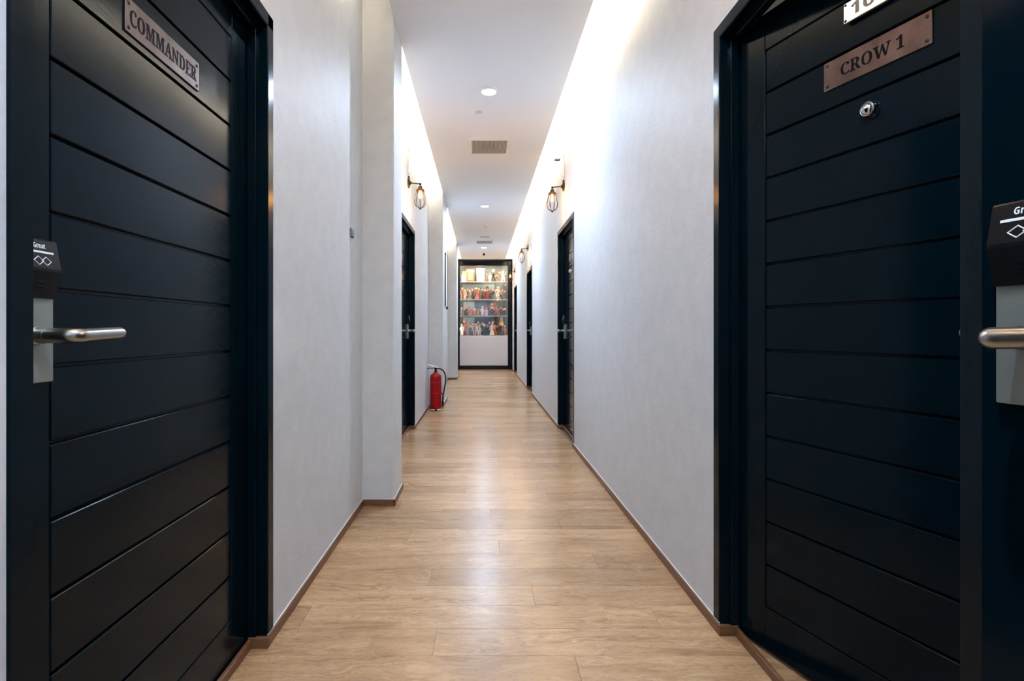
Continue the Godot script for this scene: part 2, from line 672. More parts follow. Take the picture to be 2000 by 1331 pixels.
func make_door(number: int, side: int, opening: Array, lock_dir: int, turn: float, label: String, flush := false, inset := 0.062) -> Dictionary:
	# door axes: x along the wall to the viewer's right when facing the door, y up, z out into the corridor; lock_dir is the way the lever points along x
	var o := Node3D.new()
	o.name = "door_%d" % number
	add_child(o)
	o.rotation.y = PI / 2 if side < 0 else -PI / 2
	o.position = P(WL if side < 0 else WR, 0, opening[0] if side < 0 else opening[1])
	struct(o, label, "door")
	place(frame_mesh, "frame", M.frame, o)
	var z := -0.061 if not flush else -0.003
	var hinge := Vector3(DW / 2 + lock_dir * LW / 2, 0, z)     # the hinge is where the lever points to
	var rest := Transform3D(Basis(), Vector3(DW / 2, 0, z))
	var swing := Transform3D(Basis(), hinge) * Transform3D(Basis(Vector3.UP, turn), Vector3.ZERO) * Transform3D(Basis(), -hinge)
	var xf := swing * rest                                     # from leaf axes (x from the middle, z = 0 on its face) to door axes
	var leaf := place(leaf_mesh, "leaf", M.lacquer_up, o)
	leaf.transform = xf
	var pitch := (PY1 - PY0) / NPLANK
	for k in NPLANK:
		place(plank_mesh, "plank", M.lacquer, leaf, Vector3(0, PY0 + k * pitch, 0))
	var lock := lock_set(o, lock_dir)
	lock.transform = xf * Transform3D(Basis(), Vector3(-lock_dir * (LW / 2 - inset), 0, 0.001))
	return {"door": o, "xf": xf}

func lock_set(parent: Node, dir: int) -> Node3D:
	var o := sub("lock", parent)
	var st := mb()
	box(st, Vector3(-0.0375, 0.913, 0), Vector3(0.0375, 1.06, 0.011), 0.0012)
	var pl := build(st, "plate", M.plate_steel, o)
	pl.set_meta("label", "brushed grey steel plate")
	st = mb()
	prism(st, [Vector2(1.1495, 0), Vector2(1.1495, 0.013), Vector2(1.147, 0.016), Vector2(1.101, 0.025), Vector2(1.096, 0.025), Vector2(1.052, 0.015), Vector2(1.052, 0)], -0.037, 0.037)
	var head := build(st, "card_reader", M.black_plastic, o)
	head.set_meta("label", "black plastic card reader head")
	# print on the sloping face
	var a := Vector3(0, 1.147, 0.016)
	var b := Vector3(0, 1.101, 0.025)
	var up := (a - b).normalized()
	var xf := Transform3D(Basis(Vector3.RIGHT, up, Vector3.RIGHT.cross(up)), (a + b) / 2)
	st = mb()
	box(st, Vector3(-0.026, 0.0015, 0), Vector3(0.026, 0.0050, 0.0006), 0.0003)
	var bar := build(st, "print_bar", M.print_white, o)
	bar.transform = xf
	st = mb()
	for c in [[-0.007, 0.0118], [0.0085, 0.0118]]:
		var w := 0.0095
		var q := [Vector3(c[0] - w, -0.0115, 0), Vector3(c[0], -0.0045, 0), Vector3(c[0] + w, -0.0115, 0), Vector3(c[0], -0.0185, 0)]
		for k in 4: tube(st, [q[k], q[(k + 1) % 4]], 0.0008, 0.0008, 5)
	var ic := build(st, "card_symbol", M.print_white, o)
	ic.transform = xf
	var t := text_mesh("Great", "Droid Sans", 800, true)
	var tx := fit_text(t, 0.024, 0.0085)
	var lg := place(t, "logo", M.print_white, o)
	lg.transform = xf * Transform3D(Basis(), Vector3(-0.001, 0.0138, 0.0002)) * tx
	st = mb()
	for k in 3: box(st, Vector3(-0.009, 1.078 - k * 0.0065, 0.016), Vector3(0.009, 1.0795 - k * 0.0065, 0.0215 - k * 0.0014))
	build(st, "sound_slots", M.black_gloss, o)
	# lever
	st = mb()
	lathe(st, [[0.0001, 0.0], [0.016, 0.0], [0.016, 0.004], [0.0135, 0.006], [0.0135, 0.020], [0.0001, 0.020]], Transform3D(Basis(Vector3.RIGHT, PI / 2), Vector3(0, 0.991, 0.011)), 20)
	var path := [Vector3(0, 0.991, 0.02), Vector3(0, 0.991, 0.062)]
	for k in 5:
		var t2 := PI / 2 * (k + 1) / 6.0
		path.append(Vector3(dir * 0.014 * (1 - cos(t2)), 0.991, 0.062 + 0.014 * sin(t2)))
	for k in 6: path.append(Vector3(dir * (0.016 + 0.095 * k / 5.0), 0.991 + 0.0035 * k / 5.0, 0.076 - 0.003 * pow(k / 5.0, 2)))
	tube(st, path, 0.0128, 0.0112, 14)
	var lv := build(st, "lever", M.steel, o)
	lv.set_meta("label", "satin steel door lever")
	return o

func text_mesh(s: String, font: String, weight: int, italic := false, depth := 0.02) -> TextMesh:
	var f := SystemFont.new()
	f.font_names = PackedStringArray([font])
	f.font_weight = weight
	f.font_italic = italic
	var t := TextMesh.new()
	t.text = s
	t.font = f
	t.font_size = 48
	t.pixel_size = 0.01
	t.depth = depth
	t.curve_step = 1.5
	return t

func fit_text(t: TextMesh, w: float, h: float, thick := 0.0006) -> Transform3D:
	var b := t.get_aabb()
	var s := Vector3(w / b.size.x, h / b.size.y, thick / maxf(b.size.z, 0.001))
	return Transform3D(Basis.from_scale(s), -(b.position + b.size / 2) * s)

func nameplate(door: Dictionary, s: String, w: float, h: float, y: float, tw: float, th: float, off: float, mirrored_label: String) -> void:
	var o := sub("nameplate", door.door)
	o.set_meta("label", mirrored_label)
	var xf: Transform3D = door.xf
	o.transform = xf * Transform3D(Basis(), Vector3(0, y, 0.0))
	var st := mb()
	box(st, Vector3(-w / 2, -h / 2, 0), Vector3(w / 2, h / 2, 0.004), 0.0008)
	build(st, "plate", M.copper, o)
	if s:
		var t := text_mesh(s, "Droid Serif", 700)
		var tx := fit_text(t, tw, th, 0.0008)
		var l := place(t, "lettering", M.ink, o)
		l.transform = Transform3D(Basis(), Vector3(off, 0, 0.0042)) * tx
	for a in [-1, 1]:
		for b in [-1, 1]:
			st = mb()
			lathe(st, [[0.0042, 0.0], [0.0042, 0.0008], [0.003, 0.0018], [0.0001, 0.002]], Transform3D(Basis(Vector3.RIGHT, PI / 2), Vector3(a * (w / 2 - 0.011), b * (h / 2 - 0.011), 0.004)), 10)
			build(st, "screw", M.screw, o)

func doors() -> void:
	door_shapes()
	var d1 := make_door(1, -1, DOORS_L[0], 1, 0.0, "closed black plank door with a copper COMMANDER nameplate")
	nameplate(d1, "COMMANDER", 0.290, 0.073, 1.6565, 0.262, 0.034, 0.0, "copper brown plate with black serif letters")
	var d2 := make_door(2, 1, DOORS_R[1], -1, deg_to_rad(18.0), "half open black plank door with the copper CROW 1 nameplate", false, 0.09)
	nameplate(d2, "CROW 1", 0.268, 0.077, 1.688, 0.160, 0.032, -0.005, "copper brown plate with dark serif letters")
	number_plate(d2)
	viewer(d2)
	make_door(3, 1, DOORS_R[0], 1, deg_to_rad(10.6), "black door standing ajar into the corridor with card lock", true)
	make_door(4, -1, DOORS_L[1], -1, 0.0, "closed black door between the narrow column and the fire extinguisher")
	var d5 := make_door(5, 1, DOORS_R[2], 1, 0.0, "closed black plank door under the caged lamp opposite the first column")
	nameplate(d5, "", 0.275, 0.077, 1.688, 0.165, 0.032, -0.005, "copper brown plate")
	viewer(d5)
	make_door(6, 1, DOORS_R[3], 1, 0.0, "narrow dark recess of the third closed black door along the plain wall")
	make_door(7, 1, DOORS_R[4], 1, 0.0, "dark recess of the closed black door beside the display cabinet")

func number_plate(door: Dictionary) -> void:
	var o := sub("number_plate", door.door)
	o.set_meta("label", "shiny white plate with grey number 101")
	var xf: Transform3D = door.xf
	o.transform = xf * Transform3D(Basis(), Vector3(-0.008, 1.824, 0.0))
	var st := mb()
	box(st, Vector3(-0.060, -0.026, 0.006), Vector3(0.060, 0.026, 0.016), 0.0012)
	build(st, "plate", M.acrylic, o)
	var t := text_mesh("101", "Droid Sans", 700)
	var tx := fit_text(t, 0.088, 0.032, 0.0008)
	var l := place(t, "digits", M.grey_digit, o)
	l.transform = Transform3D(Basis(), Vector3(0.004, 0.002, 0.0164)) * tx
	for a in [-1, 1]:
		for b in [-1, 1]:
			st = mb()
			lathe(st, [[0.0035, 0.0], [0.0035, 0.0165], [0.0025, 0.0178], [0.0001, 0.018]], Transform3D(Basis(Vector3.RIGHT, PI / 2), Vector3(a * 0.0545, b * 0.0205, 0.0)), 10)
			build(st, "standoff_screw", M.screw, o)

func viewer(door: Dictionary) -> void:
	var o := sub("door_viewer", door.door)
	o.set_meta("label", "small round chrome door viewer")
	var xf: Transform3D = door.xf
	o.transform = xf * Transform3D(Basis(Vector3.RIGHT, PI / 2), Vector3(-0.005, 1.553, 0.0))
	var st := mb()
	lathe(st, [[0.0001, 0.0], [0.0215, 0.0], [0.0215, 0.004], [0.0190, 0.008], [0.0190, 0.016], [0.0175, 0.019], [0.0165, 0.0195], [0.0155, 0.0185]], Transform3D(), 24)
	build(st, "bezel", M.chrome, o)
	st = mb()
	lathe(st, [[0.0158, 0.018], [0.0135, 0.0225], [0.009, 0.0255], [0.0001, 0.027]], Transform3D(), 24)
	build(st, "lens", M.chrome, o)

# ---------------------------------------------------------------- ceiling fittings
func downlight(x: float, d: float, label: String) -> void:
	var o := base("downlight", P(x, CEIL, d))
	tag(o, label, "downlight", "recessed ceiling downlights")
	var st := mb()
	lathe(st, [[0.049, 0.0], [0.052, -0.018], [0.060, -0.019], [0.064, -0.014], [0.065, 0.0]], Transform3D(), 28)
	build(st, "trim_ring", M.white_metal, o)
	st = mb()
	lathe(st, [[0.048, -0.002], [0.047, 0.0], [0.0001, 0.0]], Transform3D(Basis(Vector3.RIGHT, PI), Vector3(0, -0.004, 0)), 28)
	var m := mat(Color(0.95, 0.97, 1.0), 0.4)
	m.emission_enabled = true
	m.emission = DL_C
	m.emission_energy_multiplier = 6.0
	build(st, "lens", m, o)
	var l := AreaLight3D.new()
	l.name = "downlight_lamp"
	l.area_size = Vector2(0.066, 0.066)
	l.light_energy = DL_E
	l.light_color = DL_C
	l.shadow_enabled = true
	l.set("area_range", 20.0)
	l.set("area_attenuation", 2.0)
	o.add_child(l)
	l.position = Vector3(0, -0.0055, 0)
	l.rotation.x = -PI / 2

const DL_E := 3.2
const DL_C := Color(0.80, 0.888, 1.0)

func grille(x: float, d: float, w: float, l: float, label: String) -> void:
	var o := base("air_grille", P(x, CEIL, d))
	tag(o, label, "vent", "ceiling air grilles")
	var st := mb()
	var b := 0.022
	for s in [-1, 1]:
		box(st, Vector3(s * w / 2, 0.002, -l / 2), Vector3(s * (w / 2 - b), -0.007, l / 2), 0.002)
		box(st, Vector3(-w / 2 + b, 0.002, s * l / 2), Vector3(w / 2 - b, -0.007, s * (l / 2 - b)), 0.002)
	build(st, "frame", M.white_metal, o)
	st = mb()
	box(st, Vector3(-w / 2 + b, -0.0005, -l / 2 + b), Vector3(w / 2 - b, 0.0, l / 2 - b))
	build(st, "backing", mat(Color(0.56, 0.55, 0.52), 0.8), o)
	st = mb()
	lathe(st, [[0.0001, -0.001], [0.085, -0.001], [0.085, 0.0]], Transform3D(), 24)
	build(st, "duct_opening", mat(Color(0.50, 0.50, 0.47), 0.8), o)
	st = mb()
	var n := 26
	for k in n:
		var q := -w / 2 + b + (w - 2 * b) * (k + 0.5) / n
		var c := Vector3(q, -0.0035, 0)
		box(st, c - Vector3(0.0024, 0.0022, l / 2 - b), c + Vector3(0.0024, 0.0022, l / 2 - b))
	var sl := build(st, "slats", mat(Color(0.84, 0.83, 0.79), 0.5), o)
	sl.set_meta("kind", "stuff")

func ceiling_fittings() -> void:
	downlight(0.057, 0.28, "recessed round downlight over the two open doors")
	downlight(0.057, -3.4, "recessed round downlight by the corridor end behind the viewer")
	downlight(0.057, 3.98, "bright recessed downlight between the first column and the large grille")
	downlight(0.05, 7.66, "recessed downlight beyond the large grille next to the wide column")
	downlight(0.06, 11.5, "recessed downlight close to the display cabinet")
	grille(0.077, 5.22, 0.38, 0.42, "square white ceiling air grille between the caged lamps")
	grille(0.066, 10.87, 0.36, 0.40, "ceiling air grille next to the downlight by the display cabinet")
	var st := mb()
	lathe(st, [[0.0001, -0.002], [0.030, -0.002], [0.031, 0.0]], Transform3D(), 20)
	var o := build(st, "cover_cap", mat(Color(0.80, 0.80, 0.79), 0.6), self)
	o.position = P(-0.02, CEIL, 4.39)
	tag(o, "small round blank cover on the ceiling before the large grille", "cover")
	# smoke detector
	var sd := base("smoke_detector", P(0.07, CEIL, 9.16))
	tag(sd, "small white smoke detector on the ceiling", "detector")
	st = mb()
	lathe(st, [[0.0001, -0.045], [0.030, -0.045], [0.036, -0.036], [0.038, -0.026]], Transform3D(), 20)
	build(st, "sensor_dome", M.white_metal, sd)
	st = mb()
	lathe(st, [[0.030, -0.026], [0.030, -0.018]], Transform3D(), 20)
	build(st, "inlet_slot", M.dark_void, sd)
	st = mb()
	lathe(st, [[0.0001, -0.018], [0.052, -0.018], [0.056, -0.008], [0.056, 0.0]], Transform3D(), 20)
	build(st, "base", M.white_metal, sd)
	# flat access hatch
	var ah := base("access_hatch", P(0.07, CEIL, 10.3))
	tag(ah, "flush ceiling access hatch with a dark edge line", "hatch")
	st = mb()
	box(st, Vector3(-0.10, -0.004, -0.06), Vector3(0.10, 0.0, 0.06), 0.001)
	build(st, "panel", M.white_metal, ah)
	st = mb()
	box(st, Vector3(-0.09, -0.010, 0.048), Vector3(0.09, -0.003, 0.062), 0.001)
	build(st, "edge_slot", M.dark_void, ah)
	# dome camera
	var dc := base("dome_camera", P(0.06, CEIL, 12.35))
	tag(dc, "small black dome camera hanging on a white foot near the cabinet", "camera")
	st = mb()
	lathe(st, [[0.018, -0.02], [0.03, -0.008], [0.034, 0.0]], Transform3D(), 18)
	build(st, "mount", M.white_metal, dc)
	st = mb()
	ball(st, Vector3(0, -0.04, 0), Vector3(0.03, 0.03, 0.03), 16)
	build(st, "dome", M.black_gloss, dc)

# ---------------------------------------------------------------- caged wall lamps
const SC_E := 0.10
const SC_C := Color(1.0, 0.68, 0.32)

func sconce(side: int, d: float, label: String) -> void:
	# own axes: z out of the wall
	var o := base("caged_wall_lamp", P(WL if side < 0 else WR, 2.36, d))
	o.rotation.y = PI / 2 if side < 0 else -PI / 2
	tag(o, label, "wall lamp", "caged wall lamps")
	var st := mb()
	lathe(st, [[0.048, 0.0], [0.048, 0.006], [0.040, 0.014], [0.020, 0.020], [0.013, 0.030], [0.0001, 0.032]], Transform3D(Basis(Vector3.RIGHT, PI / 2), Vector3.ZERO), 22)
	build(st, "backplate", M.iron, o)
	st = mb()
	tube(st, [Vector3(0, 0, 0.02), Vector3(0, -0.008, 0.112)], 0.0055, 0.0055, 8)
	ball(st, Vector3(0, -0.010, 0.113), Vector3(0.0115, 0.0115, 0.0115), 12)
	tube(st, [Vector3(0, -0.012, 0.113), Vector3(0, -0.034, 0.113)], 0.007, 0.007, 8)
	build(st, "arm", M.iron, o)
	st = mb()
	lathe(st, [[0.0001, -0.074], [0.036, -0.074], [0.037, -0.066], [0.034, -0.060], [0.020, -0.058], [0.019, -0.034], [0.012, -0.028], [0.0001, -0.026]], Transform3D(Basis(), Vector3(0, 0, 0.113)), 18)
	build(st, "socket", M.brass, o)
	# cage
	var prof := [[0.034, -0.068], [0.037, -0.085], [0.046, -0.125], [0.0535, -0.165], [0.051, -0.195], [0.036, -0.218], [0.012, -0.233], [0.004, -0.236]]
	st = mb()
	for k in 8:
		var a := TAU * k / 8.0 + 0.2
		var pts := []
		for q in prof: pts.append(Vector3(sin(a) * q[0], q[1], cos(a) * q[0] + 0.113))
		tube(st, pts, 0.0024, 0.0024, 6, false)
	for q in [[0.0355, -0.078]]:
		var pts := []
		for k in 25: pts.append(Vector3(sin(TAU * k / 24.0) * q[0], q[1], cos(TAU * k / 24.0) * q[0] + 0.113))
		tube(st, pts, 0.0024, 0.0024, 6, false)
	lathe(st, [[0.0001, -0.248], [0.007, -0.244], [0.009, -0.238], [0.006, -0.231], [0.0001, -0.229]], Transform3D(Basis(), Vector3(0, 0, 0.113)), 12)
	build(st, "cage", M.iron, o)
	st = mb()
	lathe(st, [[0.0001, -0.146], [0.008, -0.144], [0.0150, -0.136], [0.0180, -0.124], [0.0165, -0.108], [0.013, -0.092], [0.012, -0.074]], Transform3D(Basis(), Vector3(0, 0, 0.113)), 16)
	var m := mat(Color(1.0, 0.9, 0.75), 0.2)
	m.emission_enabled = true
	m.emission = Color(1.0, 0.80, 0.50)
	m.emission_energy_multiplier = 2.2
	build(st, "bulb", m, o)
	var l := OmniLight3D.new()
	l.name = "wall_lamp_light"
	l.light_energy = SC_E
	l.light_color = SC_C
	l.light_size = 0.02
	l.omni_range = 20.0
	l.omni_attenuation = 2.0
	l.shadow_enabled = true
	o.add_child(l)
	l.position = Vector3(0, -0.122, 0.113)
	# painted conduit from the cove down to the lamp
	st = mb()
	tube(st, [Vector3(0, 0.045, 0.007), Vector3(0, 0.62, 0.007)], 0.007, 0.007, 8)
	for y in [0.09, 0.30, 0.5]: box(st, Vector3(-0.016, y, 0), Vector3(0.016, y + 0.014, 0.0155), 0.002)
	build(st, "conduit", M.white_metal, o)
	st = mb()
	tube(st, [Vector3(0, 0.036, 0.007), Vector3(0, 0.060, 0.007)], 0.010, 0.008, 10)
	build(st, "conduit_gland", M.iron, o)

func sconces() -> void:
	sconce(-1, 1.254, "caged iron wall lamp above the COMMANDER door")
	sconce(1, 1.323, "caged iron wall lamp above the half open CROW 1 door")
	sconce(-1, 4.97, "caged iron wall lamp between the narrow and the wide column")
	sconce(1, 5.09, "caged iron wall lamp over the closed plank door beside the square ceiling box")
	sconce(1, 8.96, "caged iron wall lamp over the third door of the plain wall")
	sconce(1, 12.45, "caged iron wall lamp over the door beside the display cabinet")

# ---------------------------------------------------------------- display cabinet at the end
func end_cabinet() -> void:
	var o := base("display_cabinet", P(0, 0, D1))
	tag(o, "tall black framed glass display cabinet closing the corridor end", "cabinet")
	var X0 := WL + 0.014
	var X1 := WR - 0.014
	var IX0 := -0.545
	var IX1 := 0.672
	var Y0 := 0.10
	var YB := 0.845
	var Y1 := 2.63
	var YT := 2.74
	var DP := 0.55
	var st := mb()
	box(st, Vector3(X0, 0, 0), Vector3(IX0, YT, -0.06), 0.006)
	build(st, "post", M.black_gloss, o)
	st = mb()
	box(st, Vector3(IX1, 0, 0), Vector3(X1, YT, -0.06), 0.006)
	build(st, "post", M.black_gloss, o)
	st = mb()
	box(st, Vector3(IX0, Y1, 0), Vector3(IX1, YT, -0.06), 0.006)
	build(st, "header", M.black_gloss, o)
	st = mb()
	box(st, Vector3(IX0, 0, 0), Vector3(IX1, Y0, -0.06), 0.006)
	build(st, "sill", M.black_gloss, o)
	st = mb()
	box(st, Vector3(IX0, Y0, -0.012), Vector3(IX1, YB, -0.03), 0.002)
	var wp := build(st, "front_panel", M.white_panel, o)
	wp.set_meta("label", "glossy white lower panel")
	st = mb()
	box(st, Vector3(IX0, YB - 0.02, -0.03), Vector3(IX1, YB + 0.012, -DP), 0.002)
	build(st, "display_deck", mat(Color(0.90, 0.84, 0.84), 0.4), o)
	st = mb()
	box(st, Vector3(X0, 0, -DP), Vector3(X1, YT, -DP - 0.02))
	build(st, "back_panel", M.teal_back, o)
	for s in [[X0, IX0 - 0.0], [IX1, X1]]:
		st = mb()
		box(st, Vector3(s[0], 0, -0.06), Vector3(s[0] + 0.02 if s[0] == X0 else s[1], YT, -DP))
		if s[0] != X0:
			st = mb()
			box(st, Vector3(X1 - 0.02, 0, -0.06), Vector3(X1, YT, -DP))
		build(st, "side_panel", mat(Color(0.55, 0.58, 0.62), 0.4), o)
	st = mb()
	box(st, Vector3(X0, YT - 0.03, -0.06), Vector3(X1, YT, -DP))
	build(st, "top_panel", M.white_metal, o)
	st = mb()
	box(st, Vector3(IX0 - 0.005, YB, -0.02), Vector3(IX1 + 0.005, Y1 + 0.005, -0.026))
	build(st, "glass_pane", M.glass, o)
	var ys := [1.363, 1.777, 2.23]
	for y in ys:
		st = mb()
		box(st, Vector3(X0 + 0.03, y - 0.012, -0.07), Vector3(X1 - 0.03, y, -DP + 0.01), 0.001)
		var sh := build(st, "shelf", M.shelf_glass, o)
		st = mb()
		box(st, Vector3(X0 + 0.03, y - 0.0135, -0.064), Vector3(X1 - 0.03, y + 0.0, -0.0695), 0.001)
		build(st, "edge_strip", mat(Color(0.78, 0.84, 0.82), 0.25), sh)
	# printed boards leaning on the back
	for b in [[-0.16, 0.26, 1.45, 1.74, Color(0.05, 0.16, 0.14)], [-0.14, 0.45, 0.98, 1.34, Color(0.06, 0.08, 0.09)], [-0.50, -0.30, 2.24, 2.55, Color(0.75, 0.62, 0.45)], [-0.47, -0.17, 1.40, 1.74, Color(0.66, 0.76, 0.80)], [-0.48, -0.18, 0.98, 1.33, Color(0.60, 0.72, 0.74)], [-0.50, 0.35, 1.90, 2.20, Color(0.55, 0.66, 0.66)], [0.50, 0.56, 0.98, 1.33, Color(0.65, 0.72, 0.66)]]:
		st = mb()
		box(st, Vector3(b[0], b[2], -DP + 0.002), Vector3(b[1], b[3], -DP + 0.012), 0.002)
		build(st, "back_board", mat(b[4], 0.4), o)
	# lamps under the top and behind the frame
	var lm := mat(Color(1, 1, 1), 0.5)
	lm.emission_enabled = true
	lm.emission = Color(1.0, 0.88, 0.72)
	lm.emission_energy_multiplier = 4.0
	st = mb()
	box(st, Vector3(-0.45, YT - 0.05, -0.12), Vector3(0.58, YT - 0.03, -0.20), 0.003)
	build(st, "light_bar", lm, o)
	var l := AreaLight3D.new()
	l.name = "cabinet_light"
	l.area_size = Vector2(1.03, 0.08)
	l.light_energy = 3.0
	l.light_color = Color(1.0, 0.88, 0.74)
	l.shadow_enabled = true
	l.set("area_range", 12.0)
	o.add_child(l)
	l.position = Vector3(0.065, YT - 0.052, -0.16)
	l.rotation.x = -PI / 2
	for s in [-1, 1]:                  # upright light bars behind the posts
		var x := IX0 - 0.03 if s < 0 else IX1 + 0.03
		st = mb()
		box(st, Vector3(x - 0.012, YB + 0.05, -0.075), Vector3(x + 0.012, Y1, -0.095), 0.002)
		build(st, "light_bar", lm, o)
		l = AreaLight3D.new()
		l.name = "cabinet_side_light"
		l.area_size = Vector2(0.02, Y1 - YB - 0.05)
		l.light_energy = 0.3
		l.light_color = Color(1.0, 0.9, 0.78)
		l.shadow_enabled = true
		l.set("area_range", 12.0)
		o.add_child(l, true)
		l.position = Vector3(x - s * 0.014, (YB + Y1) / 2 + 0.02, -0.085)
		l.rotation.y = PI / 2 * s + s * -0.6
	figurines(YB + 0.012, ys)

var fig_body := []
var fig_hair := []
var fig_head: Mesh
var fig_base: Mesh

func figure_shapes() -> void:
	# statuettes one unit tall
	for k in 4:
		var st := mb()
		var sp := [0.07, 0.12, 0.0, 0.15][k] as float
		if k == 2:
			lathe(st, [[0.19, 0.04], [0.17, 0.16], [0.10, 0.36], [0.065, 0.47]], Transform3D(), 12)
		else:
			for s in [-1, 1]:
				tube(st, [Vector3(s * sp, 0.06, 0.02), Vector3(s * (sp * 0.8 + 0.01), 0.24, 0.0), Vector3(s * 0.05, 0.46, 0)], 0.045, 0.065, 8)
				ball(st, Vector3(s * sp, 0.055, 0.03), Vector3(0.045, 0.03, 0.075), 8)
		lathe(st, [[0.07, 0.42], [0.085, 0.48], [0.075, 0.55], [0.105, 0.66], [0.09, 0.73], [0.035, 0.77], [0.03, 0.80]], Transform3D(Basis.from_scale(Vector3(1, 1, 0.75)), Vector3.ZERO), 12)
		var arms := [[Vector3(0.17, 0.52, 0.03), Vector3(0.19, 0.40, 0.06)], [Vector3(0.22, 0.72, 0.04), Vector3(0.25, 0.92, 0.05)], [Vector3(0.18, 0.56, 0.06), Vector3(0.08, 0.50, 0.12)], [Vector3(0.19, 0.60, 0.06), Vector3(0.24, 0.62, 0.12)]]
		for s in [-1, 1]:
			var a: Array = arms[k] if s > 0 or k == 3 else arms[0]
			tube(st, [Vector3(s * 0.10, 0.70, 0), Vector3(s * a[0].x, a[0].y, a[0].z), Vector3(s * a[1].x, a[1].y, a[1].z)], 0.036, 0.026, 7)
		if k == 3:                      # a long staff in one hand
			tube(st, [Vector3(0.245, 0.06, 0.13), Vector3(0.245, 1.12, 0.12)], 0.016, 0.012, 6)
		fig_body.append(st.commit())
		st = mb()
		ball(st, Vector3(0, 0.905, -0.015), Vector3(0.108, 0.105, 0.108), 12)
		if k == 0:
			for q in 7:
				var a := TAU * q / 7.0
				tube(st, [Vector3(sin(a) * 0.07, 0.93, cos(a) * 0.07 - 0.02), Vector3(sin(a) * 0.17, 1.02, cos(a) * 0.15 - 0.04)], 0.04, 0.006, 6)
		elif k == 1:
			tube(st, [Vector3(0, 0.93, -0.09), Vector3(0.03, 0.80, -0.17), Vector3(0.02, 0.55, -0.18)], 0.055, 0.015, 7)
		elif k == 2:
			for s in [-1, 1]: tube(st, [Vector3(s * 0.09, 0.92, -0.02), Vector3(s * 0.17, 0.78, -0.02), Vector3(s * 0.18, 0.58, 0)], 0.045, 0.015, 7)
		else:
			lathe(st, [[0.16, 0.93], [0.11, 0.96], [0.08, 1.05], [0.0001, 1.10]], Transform3D(), 10)
		fig_hair.append(st.commit())
	var st := mb()
	ball(st, Vector3(0, 0.88, 0.015), Vector3(0.09, 0.11, 0.098), 12)
	fig_head = st.commit()
	st = mb()
	lathe(st, [[0.0001, 0.0], [0.17, 0.0], [0.17, 0.025], [0.155, 0.035], [0.0001, 0.035]], Transform3D(), 16)
	fig_base = st.commit()

var tint_cache := {}
func tint(c: Color) -> StandardMaterial3D:
	if not tint_cache.has(c): tint_cache[c] = mat(c, 0.38)
	return tint_cache[c]

const SKIN := Color(0.88, 0.70, 0.60)
const HUES := {
	"white": Color(0.86, 0.83, 0.80), "pink": Color(0.80, 0.42, 0.42), "orange": Color(0.82, 0.36, 0.08), "brown": Color(0.28, 0.15, 0.09), "black": Color(0.07, 0.07, 0.09),
	"yellow": Color(0.82, 0.60, 0.12), "green": Color(0.12, 0.24, 0.14), "grey": Color(0.36, 0.37, 0.39), "purple": Color(0.22, 0.14, 0.25), "red": Color(0.55, 0.07, 0.06), "tan": Color(0.62, 0.44, 0.27), "blue": Color(0.28, 0.38, 0.52)}
const POSES := ["spiky hair", "a ponytail and one raised arm", "long twin tails and a skirt", "a wide hat and a staff"]

func figurine(x: float, y: float, dz: float, h: float, pose: int, body: String, hair: String, shelf: String) -> void:
	var o := base("figurine", P(x, y + 0.001, D1 + dz))
	tag(o, "small %s figurine with %s %s on %s" % [body, hair, POSES[pose], shelf], "figurine", "figurines on " + shelf)
	o.rotation.y = rng.randf_range(-0.5, 0.5)
	o.scale = Vector3.ONE * h
	place(fig_base, "base", tint(HUES["black"] if pose % 2 else HUES["grey"]), o)
	place(fig_body[pose], "body", tint(HUES[body]), o)
	place(fig_head, "head", tint(SKIN), o)
	place(fig_hair[pose], "hair", tint(HUES[hair]), o)

